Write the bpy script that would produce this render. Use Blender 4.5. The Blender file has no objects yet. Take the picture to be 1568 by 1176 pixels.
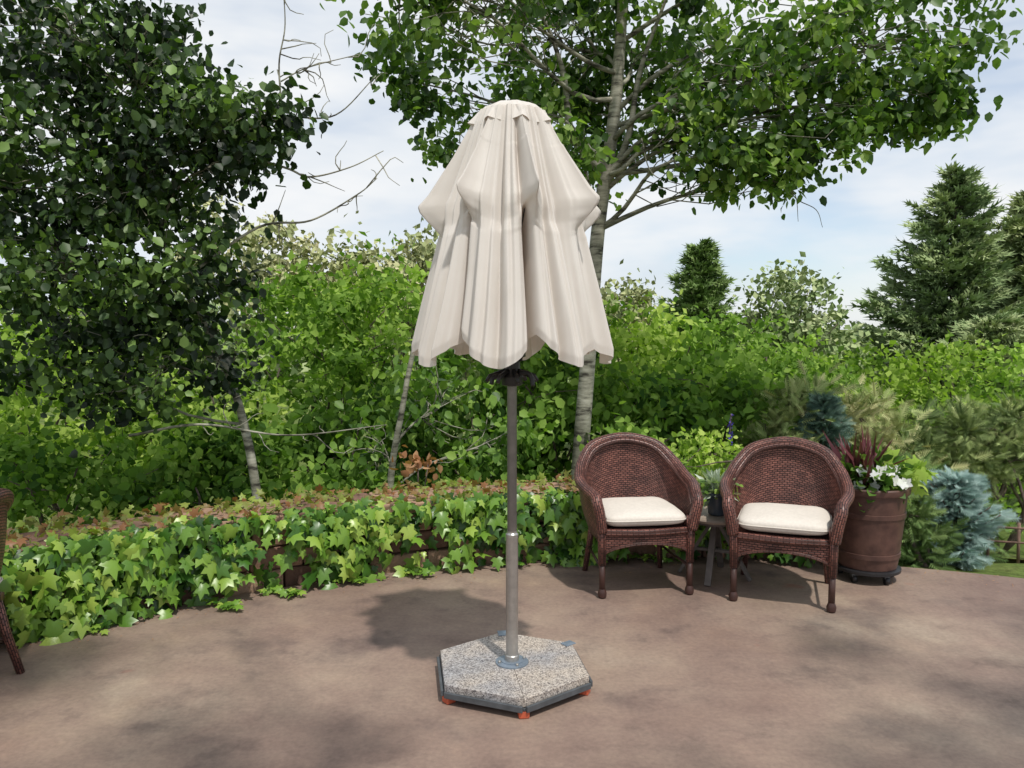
import bpy, math, random
import numpy as np
from mathutils import Vector
rng=np.random.default_rng(7); random.seed(7)
scene=bpy.context.scene
scene.view_settings.view_transform='Standard'
scene.view_settings.look='None'
scene.view_settings.exposure=0
COL=scene.collection
def R(a,b): return random.uniform(a,b)

# ---------------------------------------------------------------- materials
def newmat(name):
    m=bpy.data.materials.new(name); m.use_nodes=True
    nt=m.node_tree; nt.nodes.clear()
    out=nt.nodes.new('ShaderNodeOutputMaterial')
    return m,nt,out
def N(nt,t,**kw):
    n=nt.nodes.new(t)
    for k,v in kw.items():
        if k in n.inputs: n.inputs[k].default_value=v
        else: setattr(n,k,v)
    return n
def ramp(nt,stops,fac=None,interp='LINEAR'):
    r=nt.nodes.new('ShaderNodeValToRGB'); r.color_ramp.interpolation=interp
    e=r.color_ramp.elements
    while len(e)<len(stops): e.new(.5)
    for i,(p,c) in enumerate(stops):
        e[i].position=p; e[i].color=(c[0],c[1],c[2],1) if len(c)>=3 else (c[0],)*3+(1,)
    if fac is not None: nt.links.new(fac,r.inputs['Fac'])
    return r
def mixc(nt,a,b,f,mode='MIX'):
    m=nt.nodes.new('ShaderNodeMix'); m.data_type='RGBA'; m.blend_type=mode
    for sock,v in ((m.inputs['Factor'],f),(m.inputs['A'],a),(m.inputs['B'],b)):
        if hasattr(v,'is_linked'): nt.links.new(v,sock)
        else:
            sock.default_value=v if not isinstance(v,tuple) else (v[0],v[1],v[2],1)
    return m.outputs['Result']
def noise(nt,scale,detail=5,rough=.55,coord='Object',vec=None):
    n=N(nt,'ShaderNodeTexNoise'); n.inputs['Scale'].default_value=scale
    n.inputs['Detail'].default_value=detail; n.inputs['Roughness'].default_value=rough
    if vec is None:
        tc=N(nt,'ShaderNodeTexCoord'); vec=tc.outputs[coord]
    nt.links.new(vec,n.inputs['Vector']); return n.outputs['Fac']
def bump(nt,h,strength=.3,dist=.01):
    b=N(nt,'ShaderNodeBump'); b.inputs['Strength'].default_value=strength; b.inputs['Distance'].default_value=dist
    nt.links.new(h,b.inputs['Height']); return b.outputs['Normal']
def principled(nt,out,col,rough=.6,normal=None,metal=0,spec=.5):
    p=N(nt,'ShaderNodeBsdfPrincipled')
    if hasattr(col,'is_linked'): nt.links.new(col,p.inputs['Base Color'])
    else: p.inputs['Base Color'].default_value=(*col,1)
    if hasattr(rough,'is_linked'): nt.links.new(rough,p.inputs['Roughness'])
    else: p.inputs['Roughness'].default_value=rough
    p.inputs['Metallic'].default_value=metal
    p.inputs['Specular IOR Level'].default_value=spec
    if normal is not None: nt.links.new(normal,p.inputs['Normal'])
    nt.links.new(p.outputs[0],out.inputs['Surface'])
    return p
def leafmat(name,stops,trans=.3,rough=.45,spec=.35,tb=1.6,simple=False):
    m,nt,out=newmat(name)
    a=N(nt,'ShaderNodeAttribute',attribute_name='tint')
    r=ramp(nt,stops,a.outputs['Fac'])
    if simple:
        d=N(nt,'ShaderNodeBsdfDiffuse'); nt.links.new(r.outputs['Color'],d.inputs['Color'])
        if trans<=0: nt.links.new(d.outputs[0],out.inputs['Surface']); return m
        p=d
    else: p=principled(nt,out,r.outputs['Color'],rough,spec=spec)
    t=N(nt,'ShaderNodeBsdfTranslucent')
    c=mixc(nt,r.outputs['Color'],(.9*tb,1.1*tb,.35*tb),1.0,'MULTIPLY')
    nt.links.new(c,t.inputs['Color'])
    mx=N(nt,'ShaderNodeMixShader'); mx.inputs[0].default_value=trans
    nt.links.new(p.outputs[0],mx.inputs[1]); nt.links.new(t.outputs[0],mx.inputs[2])
    nt.links.new(mx.outputs[0],out.inputs['Surface'])
    return m
def simple(name,col,rough=.6,metal=0,var=.15,scale=20,bs=.2,bd=.003,spec=.5):
    m,nt,out=newmat(name)
    f=noise(nt,scale)
    d=tuple(c*(1-var*1.6) for c in col); l=tuple(min(1,c*(1+var*1.6)) for c in col)
    r=ramp(nt,[(.3,d),(.7,l)],f)
    principled(nt,out,r.outputs['Color'],rough,bump(nt,f,bs,bd),metal,spec); return m

M={}
M['aspen']=leafmat('aspen_leaf',[(0,(.025,.06,.015)),(.5,(.105,.195,.04)),(1,(.29,.41,.10))],.36)
M['darkleaf']=leafmat('shade_tinted_leaf',[(0,(.010,.022,.009)),(.6,(.042,.085,.022)),(1,(.19,.30,.08))],.25)  # dark palette paints the crown's shade into the leaf colour
M['mid']=leafmat('shrub_leaf',[(0,(.04,.09,.022)),(.5,(.15,.26,.05)),(1,(.34,.48,.11))],.3,simple=True)
M['midnear']=leafmat('near_shrub_leaf',[(0,(.03,.075,.015)),(.5,(.12,.23,.04)),(1,(.29,.43,.08))],.3)
M['lime']=leafmat('lime_leaf',[(0,(.10,.18,.035)),(.5,(.29,.41,.08)),(1,(.48,.58,.16))],.32,simple=True)
M['far']=leafmat('distant_leaf',[(0,(.14,.21,.09)),(.5,(.27,.36,.15)),(1,(.45,.50,.27))],0,simple=True)  # colours lightened to paint distance haze into the leaves
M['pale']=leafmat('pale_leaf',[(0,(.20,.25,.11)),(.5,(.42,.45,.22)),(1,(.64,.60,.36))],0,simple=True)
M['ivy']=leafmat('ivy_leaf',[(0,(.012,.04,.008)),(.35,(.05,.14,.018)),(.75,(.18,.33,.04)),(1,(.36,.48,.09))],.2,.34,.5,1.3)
M['ivytop']=leafmat('ivy_young_leaf',[(0,(.26,.12,.05)),(.35,(.19,.20,.05)),(1,(.27,.35,.06))],.25)
M['spruce']=leafmat('spruce_needles',[(0,(.10,.15,.08)),(.5,(.24,.33,.15)),(1,(.44,.50,.25))],0,simple=True)
M['bluespruce']=leafmat('blue_spruce_needles',[(0,(.10,.17,.15)),(.5,(.25,.38,.34)),(1,(.48,.61,.57))],0,simple=True)
M['bluegreen']=leafmat('blue_green_needles',[(0,(.06,.12,.09)),(.5,(.17,.27,.21)),(1,(.35,.46,.38))],0,simple=True)
M['pine']=leafmat('pine_needles',[(0,(.14,.20,.08)),(.5,(.34,.42,.16)),(1,(.60,.58,.31))],0,simple=True)
M['juniper']=leafmat('juniper_needles',[(0,(.06,.11,.04)),(.5,(.15,.24,.08)),(1,(.28,.38,.14))],0,simple=True)
M['silver']=leafmat('silver_leaf',[(0,(.25,.32,.25)),(1,(.6,.66,.56))],.2)
M['petal']=leafmat('white_petal',[(0,(.7,.7,.72)),(1,(.85,.85,.85))],.3,tb=1.0)
M['redblade']=leafmat('burgundy_blade',[(0,(.07,.02,.03)),(1,(.2,.06,.07))],.2)
M['violet']=leafmat('violet_petal',[(0,(.05,.04,.3)),(1,(.14,.1,.55))],.2,tb=.6)
M['rust']=leafmat('rust_leaf',[(0,(.36,.16,.08)),(1,(.6,.34,.18))],.3,tb=1.0)
M['orange']=simple('orange_rubber',(.50,.10,.045),.5)
M['black']=simple('black_plastic',(.015,.015,.017),.4)
M['steel']=simple('grey_powdercoat',(.42,.41,.39),.34,.75,.08,30,.04,.001)
M['steel2']=simple('bronze_powdercoat',(.20,.18,.17),.36,.6,.08,30,.04,.001)
M['framegrey']=simple('frame_steel',(.10,.11,.12),.5,.4)
M['bracket']=simple('blue_grey_bracket',(.22,.27,.33),.45,.5)
M['legwood']=simple('dark_leg',(.05,.02,.015),.45)
M['blue_pot']=simple('glazed_pot',(.07,.09,.12),.25,0,.2,12)
M['tabletop']=simple('weathered_table',(.30,.24,.19),.6,0,.15,14)
M['tableleg']=simple('weathered_leg',(.13,.11,.10),.6,0,.2,14)
M['cushion']=simple('cushion_fabric',(.66,.61,.545),.9,0,.04,60,.3,.002,.1)
M['soil']=simple('potting_soil',(.04,.03,.02),.95,0,.4,60,.6,.01)
M['gravel']=simple('tan_gravel',(.52,.37,.27),.9,0,.25,40,.5,.01)
M['railwood']=simple('weathered_wood',(.20,.12,.09),.8,0,.25,20)

m,nt,out=newmat('canvas_fabric')
tc=N(nt,'ShaderNodeTexCoord')
w=N(nt,'ShaderNodeTexWave'); w.inputs['Scale'].default_value=130; w.inputs['Distortion'].default_value=1
nt.links.new(tc.outputs['UV'],w.inputs['Vector'])
f=noise(nt,3); c=ramp(nt,[(.3,(.70,.655,.605)),(.7,(.78,.74,.695))],f).outputs['Color']
bn=bump(nt,w.outputs['Fac'],.08,.001)
p=principled(nt,out,c,.85,bn,spec=.15)
t=N(nt,'ShaderNodeBsdfTranslucent'); t.inputs['Color'].default_value=(.82,.68,.57,1)
mx=N(nt,'ShaderNodeMixShader'); mx.inputs[0].default_value=.17
nt.links.new(p.outputs[0],mx.inputs[1]); nt.links.new(t.outputs[0],mx.inputs[2]); nt.links.new(mx.outputs[0],out.inputs['Surface'])
M['canvas']=m
# wicker
m,nt,out=newmat('wicker')
tc=N(nt,'ShaderNodeTexCoord')
b=N(nt,'ShaderNodeTexBrick'); b.offset=.5
b.inputs['Scale'].default_value=1.0; b.inputs['Brick Width'].default_value=.032; b.inputs['Row Height'].default_value=.0135
b.inputs['Mortar Size'].default_value=.0026; b.inputs['Mortar Smooth'].default_value=.7
b.inputs['Color1'].default_value=(.24,.10,.078,1); b.inputs['Color2'].default_value=(.12,.046,.038,1); b.inputs['Mortar'].default_value=(.012,.005,.005,1)
nt.links.new(tc.outputs['UV'],b.inputs['Vector'])
nz=noise(nt,9)
cc=mixc(nt,b.outputs['Color'],ramp(nt,[(.3,(.6,.6,.6)),(.7,(1.3,1.25,1.2))],nz).outputs['Color'],1.0,'MULTIPLY')
inv=N(nt,'ShaderNodeMath',operation='SUBTRACT'); inv.inputs[0].default_value=1; nt.links.new(b.outputs['Fac'],inv.inputs[1])
principled(nt,out,cc,.42,bump(nt,inv.outputs[0],1.0,.006)); M['wicker']=m
# granite
m,nt,out=newmat('speckled_granite')
tc=N(nt,'ShaderNodeTexCoord')
v=N(nt,'ShaderNodeTexVoronoi'); v.inputs['Scale'].default_value=210; nt.links.new(tc.outputs['Object'],v.inputs['Vector'])
sp=N(nt,'ShaderNodeSeparateColor'); nt.links.new(v.outputs['Color'],sp.inputs[0])
r=ramp(nt,[(0,(.10,.09,.09)),(.3,(.27,.24,.22)),(.6,(.43,.39,.35)),(1,(.58,.54,.50))],sp.outputs[0])
nl=noise(nt,4,3); gl=ramp(nt,[(.35,(.72,.77,.86)),(.65,(1.05,1.0,.93))],nl)
principled(nt,out,mixc(nt,r.outputs['Color'],gl.outputs['Color'],1.0,'MULTIPLY'),.6,bump(nt,sp.outputs[0],.4,.002)); M['granite']=m
# bark
m,nt,out=newmat('aspen_bark')
tc=N(nt,'ShaderNodeTexCoord'); mp=N(nt,'ShaderNodeMapping'); mp.inputs['Scale'].default_value=(3,3,14)
nt.links.new(tc.outputs['Object'],mp.inputs['Vector'])
a=noise(nt,1.3,6,.65,vec=mp.outputs[0]); b2=noise(nt,3,4)
c1=ramp(nt,[(.38,(.05,.045,.035)),(.48,(.28,.27,.22)),(.7,(.54,.52,.45))],a).outputs['Color']
c2=ramp(nt,[(.35,(.6,.6,.55)),(.65,(1.1,1.1,1.05))],b2).outputs['Color']
principled(nt,out,mixc(nt,c1,c2,1.0,'MULTIPLY'),.8,bump(nt,a,.5,.01)); M['bark']=m
M['twig']=simple('brown_twig',(.11,.08,.065),.8,0,.3,20,.4,.003)
# patio concrete: stained slab with worn pale areas, darker damp stains, small rust marks
m,nt,out=newmat('stained_concrete')
n1=noise(nt,.75,6,.6); n2=noise(nt,3.2,7,.65); n3=noise(nt,45,4,.6)
c=ramp(nt,[(.30,(.185,.120,.098)),(.46,(.255,.178,.142)),(.58,(.31,.23,.178)),(.70,(.40,.32,.245))],n1).outputs['Color']
c2=ramp(nt,[(.28,(.55,.54,.56)),(.45,(.90,.89,.89)),(.60,(1.02,1.02,1.0)),(.74,(1.22,1.2,1.14))],n2).outputs['Color']
c3=ramp(nt,[(.3,(.84,.84,.84)),(.7,(1.10,1.10,1.10))],n3).outputs['Color']
cc=mixc(nt,mixc(nt,c,c2,1.0,'MULTIPLY'),c3,1.0,'MULTIPLY')
tc=N(nt,'ShaderNodeTexCoord'); mp=N(nt,'ShaderNodeMapping'); mp.inputs['Location'].default_value=(5.3,2.1,0); nt.links.new(tc.outputs['Object'],mp.inputs['Vector'])
n5=noise(nt,1.6,6,.6,vec=mp.outputs[0]); st=ramp(nt,[(.56,(1,1,1)),(.68,(.66,.66,.70))],n5)
cc=mixc(nt,cc,st.outputs['Color'],1.0,'MULTIPLY')
n4=noise(nt,2.2,3,.5,vec=mp.outputs[0]); fr=ramp(nt,[(.70,(0,0,0)),(.76,(.5,.5,.5))],n4)
cc=mixc(nt,cc,(.28,.055,.03),fr.outputs['Color'])
rr=ramp(nt,[(.3,(.75,.75,.75)),(.7,(.5,.5,.5))],n2)
principled(nt,out,cc,rr.outputs['Color'],bump(nt,n3,.25,.003)); M['concrete']=m
# stone wall
m,nt,out=newmat('brown_stone')
oi=N(nt,'ShaderNodeAttribute',attribute_name='tint')
c=ramp(nt,[(0,(.13,.07,.05)),(.5,(.26,.15,.105)),(1,(.38,.25,.17))],oi.outputs['Fac']).outputs['Color']
n2=noise(nt,9,7,.65); c2=ramp(nt,[(.3,(.55,.55,.55)),(.7,(1.25,1.2,1.15))],n2).outputs['Color']
principled(nt,out,mixc(nt,c,c2,1.0,'MULTIPLY'),.85,bump(nt,n2,.8,.02)); M['stone']=m
# terrain
m,nt,out=newmat('grassy_ground')
n1=noise(nt,.5,5); n2=noise(nt,12,5,.7)
c=ramp(nt,[(.3,(.06,.10,.02)),(.55,(.14,.19,.05)),(.75,(.28,.22,.12))],n1).outputs['Color']
c2=ramp(nt,[(.3,(.5,.5,.5)),(.7,(1.3,1.3,1.3))],n2).outputs['Color']
principled(nt,out,mixc(nt,c,c2,1.0,'MULTIPLY'),.95,bump(nt,n2,.8,.05),spec=.1); M['terrain']=m
m,nt,out=newmat('brown_barrel')
n2=noise(nt,14,6)
principled(nt,out,ramp(nt,[(.3,(.055,.025,.02)),(.7,(.12,.06,.045))],n2).outputs['Color'],.5,bump(nt,n2,.3,.004)); M['barrel']=m

# ---------------------------------------------------------------- mesh helpers
def empty(name,loc=(0,0,0),rz=0):
    e=bpy.data.objects.new(name,None); e.empty_display_size=.2; e.location=loc; e.rotation_euler=(0,0,rz); COL.objects.link(e); return e
def mk(name,verts,faces,mat,parent=None,uv=None,smooth=True,tint=None):
    me=bpy.data.meshes.new(name)
    me.from_pydata([tuple(map(float,v)) for v in verts],[],[tuple(map(int,f)) for f in faces])
    me.materials.append(mat)
    if smooth: me.polygons.foreach_set('use_smooth',[True]*len(me.polygons))
    if uv is not None:
        ul=me.uv_layers.new(name='UVMap'); uv=np.asarray(uv,float)
        vi=np.empty(len(me.loops),int); me.loops.foreach_get('vertex_index',vi)
        ul.data.foreach_set('uv',uv[vi].ravel())
    if tint is not None:
        a=me.attributes.new('tint','FLOAT','FACE'); a.data.foreach_set('value',np.asarray(tint,float))
    me.update()
    o=bpy.data.objects.new(name,me); COL.objects.link(o)
    if parent is not None: o.parent=parent
    return o
TEMPL={
 'ovate':(np.array([(0,0,0),(.28,.36,.07),(.68,.30,.06),(1,0,-.04),(.68,-.30,.06),(.28,-.36,.07)],float),[(0,3,2,1),(0,5,4,3)]),
 'rhomb':(np.array([(0,0,0),(.45,.34,.08),(1,0,0),(.45,-.34,.08)],float),[(0,2,1),(0,3,2)]),
 'long':(np.array([(0,0,0),(.4,.14,.04),(1,0,-.1),(.4,-.14,.04)],float),[(0,2,1),(0,3,2)]),
 'blade':(np.array([(0,.03,0),(0,-.03,0),(.55,-.035,.05),(1,0,-.08),(.55,.035,.05)],float),[(0,1,2,4),(4,2,3)]),
}
iv=[(0,0,0),(-.12,.20,-.03),(.05,.50,-.12),(.25,.30,-.04),(.58,.50,-.13),(.60,.20,-.03),(1.05,0,-.10),(.60,-.20,-.03),(.58,-.50,-.13),(.25,-.30,-.04),(.05,-.50,-.12),(-.12,-.20,-.03),(.36,0,.06)]
TEMPL['ivy']=(np.array(iv,float),[(12,(i+1)%12,i) for i in range(12)])
def mksprig(K,w):
    sv=[];sf=[]
    def nd(bx,by,tx,ty,tz,w):
        i=len(sv); dx,dy=tx-bx,ty-by; L=math.hypot(dx,dy); px,py=-dy/L*w,dx/L*w
        sv.extend([(bx+px,by+py,0),(bx-px,by-py,0),(tx,ty,tz)]); sf.append((i,i+1,i+2))
    nd(0,0,1,0,0,w*1.4)
    for k in range(K):
        b=.02+.84/K*k; s=.42-.18*k/K
        nd(b,0,b+s*.7,s*.75,.1,w); nd(b,0,b+s*.7,-s*.75,-.06,w); nd(b+.06,0,b+.06+s*.75,s*.15,s*.6,w)
    return (np.array(sv,float),sf)
TEMPL['sprig']=mksprig(6,.035); TEMPL['sprigfar']=mksprig(2,.09)
def nrmz(a): return a/np.maximum(np.linalg.norm(a,axis=-1,keepdims=True),1e-9)
def leaves(name,pos,size,nvec,tvec,tint,mat,shape='ovate',parent=None):
    V,F=TEMPL[shape]; n=len(pos); k=len(V)
    t=nrmz(tvec); b=nrmz(np.cross(nvec,t)); nn=np.cross(t,b)
    size=np.asarray(size).reshape(-1,1,1)
    P=pos[:,None,:]+size*(V[None,:,0:1]*t[:,None,:]+V[None,:,1:2]*b[:,None,:]+V[None,:,2:3]*nn[:,None,:])
    P=P.reshape(-1,3)
    lt=np.array([len(f) for f in F]); flat=np.array([i for f in F for i in f])
    idx=(flat[None,:]+(np.arange(n)*k)[:,None]).ravel()
    tot=np.tile(lt,n); start=np.concatenate([[0],np.cumsum(tot)[:-1]])
    me=bpy.data.meshes.new(name)
    me.vertices.add(len(P)); me.vertices.foreach_set('co',P.astype(np.float32).ravel())
    me.loops.add(len(idx)); me.loops.foreach_set('vertex_index',idx.astype(np.int32))
    me.polygons.add(len(tot)); me.polygons.foreach_set('loop_start',start.astype(np.int32))
    me.update(calc_edges=True)
    a=me.attributes.new('tint','FLOAT','FACE'); a.data.foreach_set('value',np.repeat(np.clip(tint,0,1),len(F)).astype(np.float32))
    me.materials.append(mat); me.validate()
    o=bpy.data.objects.new(name,me); COL.objects.link(o)
    if parent is not None: o.parent=parent
    return o
def catmull(P,n=8):
    P=[np.array(p,float) for p in P]; Q=[2*P[0]-P[1]]+P+[2*P[-1]-P[-2]]; out=[]
    for i in range(1,len(Q)-2):
        p0,p1,p2,p3=Q[i-1:i+3]
        for j in range(n):
            t=j/n; out.append(.5*((2*p1)+(-p0+p2)*t+(2*p0-5*p1+4*p2-p3)*t*t+(-p0+3*p1-3*p2+p3)*t**3))
    out.append(P[-1]); return np.array(out)
def tubes(name,paths,mat,parent=None,seg=8,cap=True):
    V=[];F=[];U=[]
    for pts,rad in paths:
        pts=np.asarray(pts,float); n=len(pts); rad=np.broadcast_to(np.asarray(rad,float),(n,))
        T=nrmz(np.gradient(pts,axis=0)); up=np.array([0,0,1.]) if abs(T[0][2])<.9 else np.array([1.,0,0])
        a=nrmz(np.cross(T[0],up)); base=len(V); L=0
        for i in range(n):
            if i: L+=np.linalg.norm(pts[i]-pts[i-1])
            a=nrmz(a-T[i]*np.dot(a,T[i])); b=np.cross(T[i],a)
            for j in range(seg):
                th=2*math.pi*j/seg; V.append(pts[i]+rad[i]*(math.cos(th)*a+math.sin(th)*b)); U.append((L,j/seg*2*math.pi*rad.max()))
        for i in range(n-1):
            for j in range(seg):
                F.append((base+i*seg+j,base+i*seg+(j+1)%seg,base+(i+1)*seg+(j+1)%seg,base+(i+1)*seg+j))
        if cap:
            F.append(tuple(base+j for j in range(seg))[::-1]); F.append(tuple(base+(n-1)*seg+j for j in range(seg)))
    return mk(name,V,F,mat,parent,U)
def lathe(name,prof,mat,parent=None,seg=40,center=(0,0,0)):
    V=[];F=[];n=len(prof)
    for r,z in prof:
        for j in range(seg):
            t=2*math.pi*j/seg; V.append((center[0]+r*math.cos(t),center[1]+r*math.sin(t),center[2]+z))
    for i in range(n-1):
        for j in range(seg): F.append((i*seg+j,i*seg+(j+1)%seg,(i+1)*seg+(j+1)%seg,(i+1)*seg+j))
    F.append(tuple(range(seg))[::-1]); F.append(tuple((n-1)*seg+j for j in range(seg)))
    o=mk(name,V,F,mat,parent); 
    md=o.modifiers.new('es','EDGE_SPLIT'); md.split_angle=math.radians(35); return o
def boxm(name,c,s,mat,parent=None,rz=0,bev=.004,rot=None):
    x,y,z=[d/2 for d in s]
    V=[(a*x,b*y,c2*z) for a in(-1,1) for b in(-1,1) for c2 in(-1,1)]
    F=[(0,1,3,2),(4,6,7,5),(0,4,5,1),(2,3,7,6),(0,2,6,4),(1,5,7,3)]
    o=mk(name,V,F,mat,parent,smooth=False); o.location=c; o.rotation_euler=rot if rot else (0,0,rz)
    if bev: md=o.modifiers.new('b','BEVEL'); md.width=bev; md.segments=2
    return o

# ---------------------------------------------------------------- foliage
def clumps_in(lobes,dens=1.0):
    C=[];L=[]
    for li,(cx,cy,cz,rx,ry,rz,n) in enumerate(lobes):
        n=max(1,int(n*dens)); d=nrmz(rng.normal(size=(n,3))); r=rng.uniform(.25,1,(n,1))**.6
        C.append(np.array([cx,cy,cz])+d*r*np.array([rx,ry,rz])); L+= [li]*n
    return np.vstack(C),np.array(L)
def foliage(name,C,per,cr,size,mat,shape='ovate',parent=None,up=.5,droop=.5,tb=.5,tv=.22,flat=.7):
    n=len(C); ct=rng.normal(tb,tv,n); rr=cr*rng.uniform(.6,1.3,n)
    k=np.maximum(1,(per*rng.uniform(.5,1.4,n)).astype(int)); idx=np.repeat(np.arange(n),k); m=len(idx)
    off=rng.normal(size=(m,3))*rr[idx][:,None]*.6*np.array([1,1,flat])
    pos=C[idx]+off
    nv=rng.normal(size=(m,3))+np.array([.25,-.45,1.0])*up*2
    if shape.startswith('sprig'): tv_=off/(.3*cr)+rng.normal(size=(m,3))*.5+np.array([0,0,droop])
    else: tv_=rng.normal(size=(m,3))+np.array([0,0,-1])*droop*2
    sz=size*rng.uniform(.6,1.25,m)
    return leaves(name,pos,sz,nv,tv_,ct[idx]+rng.normal(0,.13,m),mat,shape,parent)
def bend(a,b,n=7,j=.08,sag=0):
    a=np.array(a,float);b=np.array(b,float);L=np.linalg.norm(b-a)
    t=np.linspace(0,1,n)[:,None]; p=a+(b-a)*t
    o=rng.normal(size=(2,3))*j*L
    p=p+np.sin(math.pi*t)*o[0]+np.sin(2*math.pi*t)*o[1]*.5; p[:,2]+= (np.sin(math.pi*t[:,0])*sag*L)
    return p
def tree(name,trunk,tr,lobes,per,cr,leafsize,leafm,barkm=None,shape='ovate',twigs=True,extra=None,up=.5,droop=.5,tb=.5,tv=.22,dens=1.0):
    e=empty(name,(0,0,0)); tp=catmull(trunk,6); rad=np.linspace(tr[0],tr[1],len(tp))
    paths=[(tp,rad)]; C,L=clumps_in(lobes,dens)
    for li,lb in enumerate(lobes):
        c=np.array(lb[:3]); 
        cand=[i for i in range(len(tp)) if tp[i][2]<c[2]+.1] or [0]
        i0=min(cand,key=lambda i:np.linalg.norm(tp[i]-c)+.6*max(0,tp[i][2]-(c[2]-.5)))
        limb=bend(tp[i0],c,9,.07,.05); r0=min(rad[i0]*.45,tr[0]*.3)
        paths.append((limb,np.linspace(r0,max(.005,r0*.25),9)))
        if twigs:
            for c2 in C[L==li]:
                s=limb[random.randint(3,8)]; paths.append((bend(s,c2,6,.1,.03),np.linspace(max(.005,r0*.22),.003,6)))
    if extra: paths+=extra
    tubes('trunk_and_limbs',paths,barkm or M['bark'],e,seg=7)
    foliage('crown_leaves',C,per,cr,leafsize,leafm,shape,e,up,droop,tb,tv)
    return e
def shrub(name,lobes,per,cr,ls,mat,shape='rhomb',ground=-1.0,tb=.5,tv=.22,up=.4,droop=.2,stem=None):
    e=empty(name,(0,0,0)); C,L=clumps_in(lobes); paths=[]
    for lb in lobes:
        for k in range(3):
            b=(lb[0]+R(-.2,.2),lb[1]+R(-.2,.2),ground); t=(lb[0]+R(-.5,.5)*lb[3],lb[1]+R(-.5,.5)*lb[4],lb[2]+R(0,.6)*lb[5])
            paths.append((bend(b,t,8,.08),np.linspace(.03,.008,8)))
    ns=len(paths)
    for c2 in C[::3]:
        p=paths[random.randrange(ns)][0][random.randint(4,7)]
        if np.linalg.norm(p-c2)<1.3: paths.append((bend(p,c2,5,.08),np.linspace(.008,.003,5)))
    tubes('stems',paths,stem or M['twig'],e,seg=5)
    foliage('foliage',C,per,cr,ls,mat,shape,e,up,droop,tb,tv)
    return e
def conifer(name,base,h,rbase,mat,nb=260,sprig=.22,tb=.5,shape='sprig',pw=.8,lift=0.0,thin=0.0):
    """nb branches set spirally up the leader, each carrying flat and hanging sprigs"""
    e=empty(name,base); paths=[([(0,0,0),(0,0,h*.5),(0,0,h)],[.018*h,.011*h,.004])]
    P=[];T=[];S=[];Ti=[]; ir=[R(.7,1.3) for _ in range(12)]
    for i in range(nb):
        f=(i/nb)**.85; z=h*(.04+.95*f)+R(-.02,.02)*h; r=rbase*(1-f)**pw+.04*rbase
        if R(0,1)<thin: continue
        a=i*2.399+R(-.3,.3); rr=r*R(.55,1.2)*ir[int(f*6+ (a%6.28)/1.1)%12]; d=np.array([math.cos(a),math.sin(a),0])
        slope=-.25+.65*f+lift+R(-.12,.12)
        tip=d*rr+np.array([0,0,z+slope*rr]); st=np.array([0,0,z])
        n=max(3,int(rr/(sprig*.35))+1); tt=np.linspace(0,1,n); pts=st+(tip-st)*tt[:,None]; pts[:,2]+=(-np.sin(tt*math.pi)*.10+tt**3*.08)*rr
        paths.append((pts,np.linspace(.012,.004,n)))
        side=np.array([-d[1],d[0],0]); bt=R(-.22,.22)
        for j in range(n):
            if tt[j]<.2: continue
            wd=(1.15-.75*tt[j])
            for s in(-1,1,0,-.5,.5):
                off=side*s*wd*rr*.28*R(.4,1)
                P.append(pts[j]+off+np.array([0,0,R(-.05,.03)*rr])); T.append(d*(.9)+side*s*R(.4,1.0)+np.array([0,0,R(-.45,.45)+.25*f]))
                S.append(sprig*R(.65,1.15)); Ti.append(tb+bt+.4*(tt[j]-.5)+R(-.12,.12))
    for j in range(14):
        P.append(np.array([0,0,h*(.93+.005*j)])); T.append(np.array([R(-.5,.5),R(-.5,.5),1])); S.append(sprig*.6); Ti.append(tb)
    tubes('trunk_and_branches',paths,M['twig'],e,seg=4)
    P=np.array(P); nv=rng.normal(size=P.shape)*.6+np.array([0,-.5,.8])
    leaves('needles',P,np.array(S),nv,np.array(T),np.array(Ti),mat,shape,e); return e

# ---------------------------------------------------------------- camera, world, sun
cam=bpy.data.cameras.new('camera'); cam.lens=28; cam.sensor_width=36; cam.clip_end=5000
co=bpy.data.objects.new('camera',cam); co.location=(0,0,1.6); co.rotation_euler=(math.radians(90-4.1),0,0); COL.objects.link(co); scene.camera=co
S=Vector((.23,-.44,1.0)).normalized()
sl=bpy.data.lights.new('sun','SUN'); sl.energy=3.2; sl.angle=math.radians(1.8); sl.color=(1,.95,.88)
so=bpy.data.objects.new('sun',sl); so.rotation_euler=S.to_track_quat('Z','Y').to_euler(); so.location=(3,-6,12); COL.objects.link(so)
w=bpy.data.worlds.new('World'); scene.world=w; w.use_nodes=True; nt=w.node_tree; nt.nodes.clear()
out=N(nt,'ShaderNodeOutputWorld'); bg=N(nt,'ShaderNodeBackground'); bg.inputs['Strength'].default_value=.15
sky=N(nt,'ShaderNodeTexSky'); sky.sky_type='NISHITA'; sky.sun_disc=False
sky.sun_elevation=math.asin(S.z); sky.sun_rotation=math.atan2(S.x,S.y); sky.air_density=1.0; sky.dust_density=.3; sky.ozone_density=2
tc=N(nt,'ShaderNodeTexCoord'); mp=N(nt,'ShaderNodeMapping'); mp.inputs['Scale'].default_value=(1,1,3.2); mp.inputs['Location'].default_value=(.35,.2,.3)
nt.links.new(tc.outputs['Generated'],mp.inputs['Vector'])
cn=noise(nt,2.0,5,.55,vec=mp.outputs[0])
cf=ramp(nt,[(.32,(.4,.4,.4)),(.44,(.84,.84,.84)),(.54,(.98,.98,.98))],cn)
cn2=noise(nt,4.0,4,.5,vec=mp.outputs[0])
cc=ramp(nt,[(.32,(4.3,4.8,5.5)),(.5,(5.4,5.7,6.05)),(.65,(6.15,6.25,6.35))],cn2)
nt.links.new(mixc(nt,sky.outputs[0],cc.outputs['Color'],cf.outputs['Color']),bg.inputs['Color'])
nt.links.new(bg.outputs[0],out.inputs['Surface'])

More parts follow.
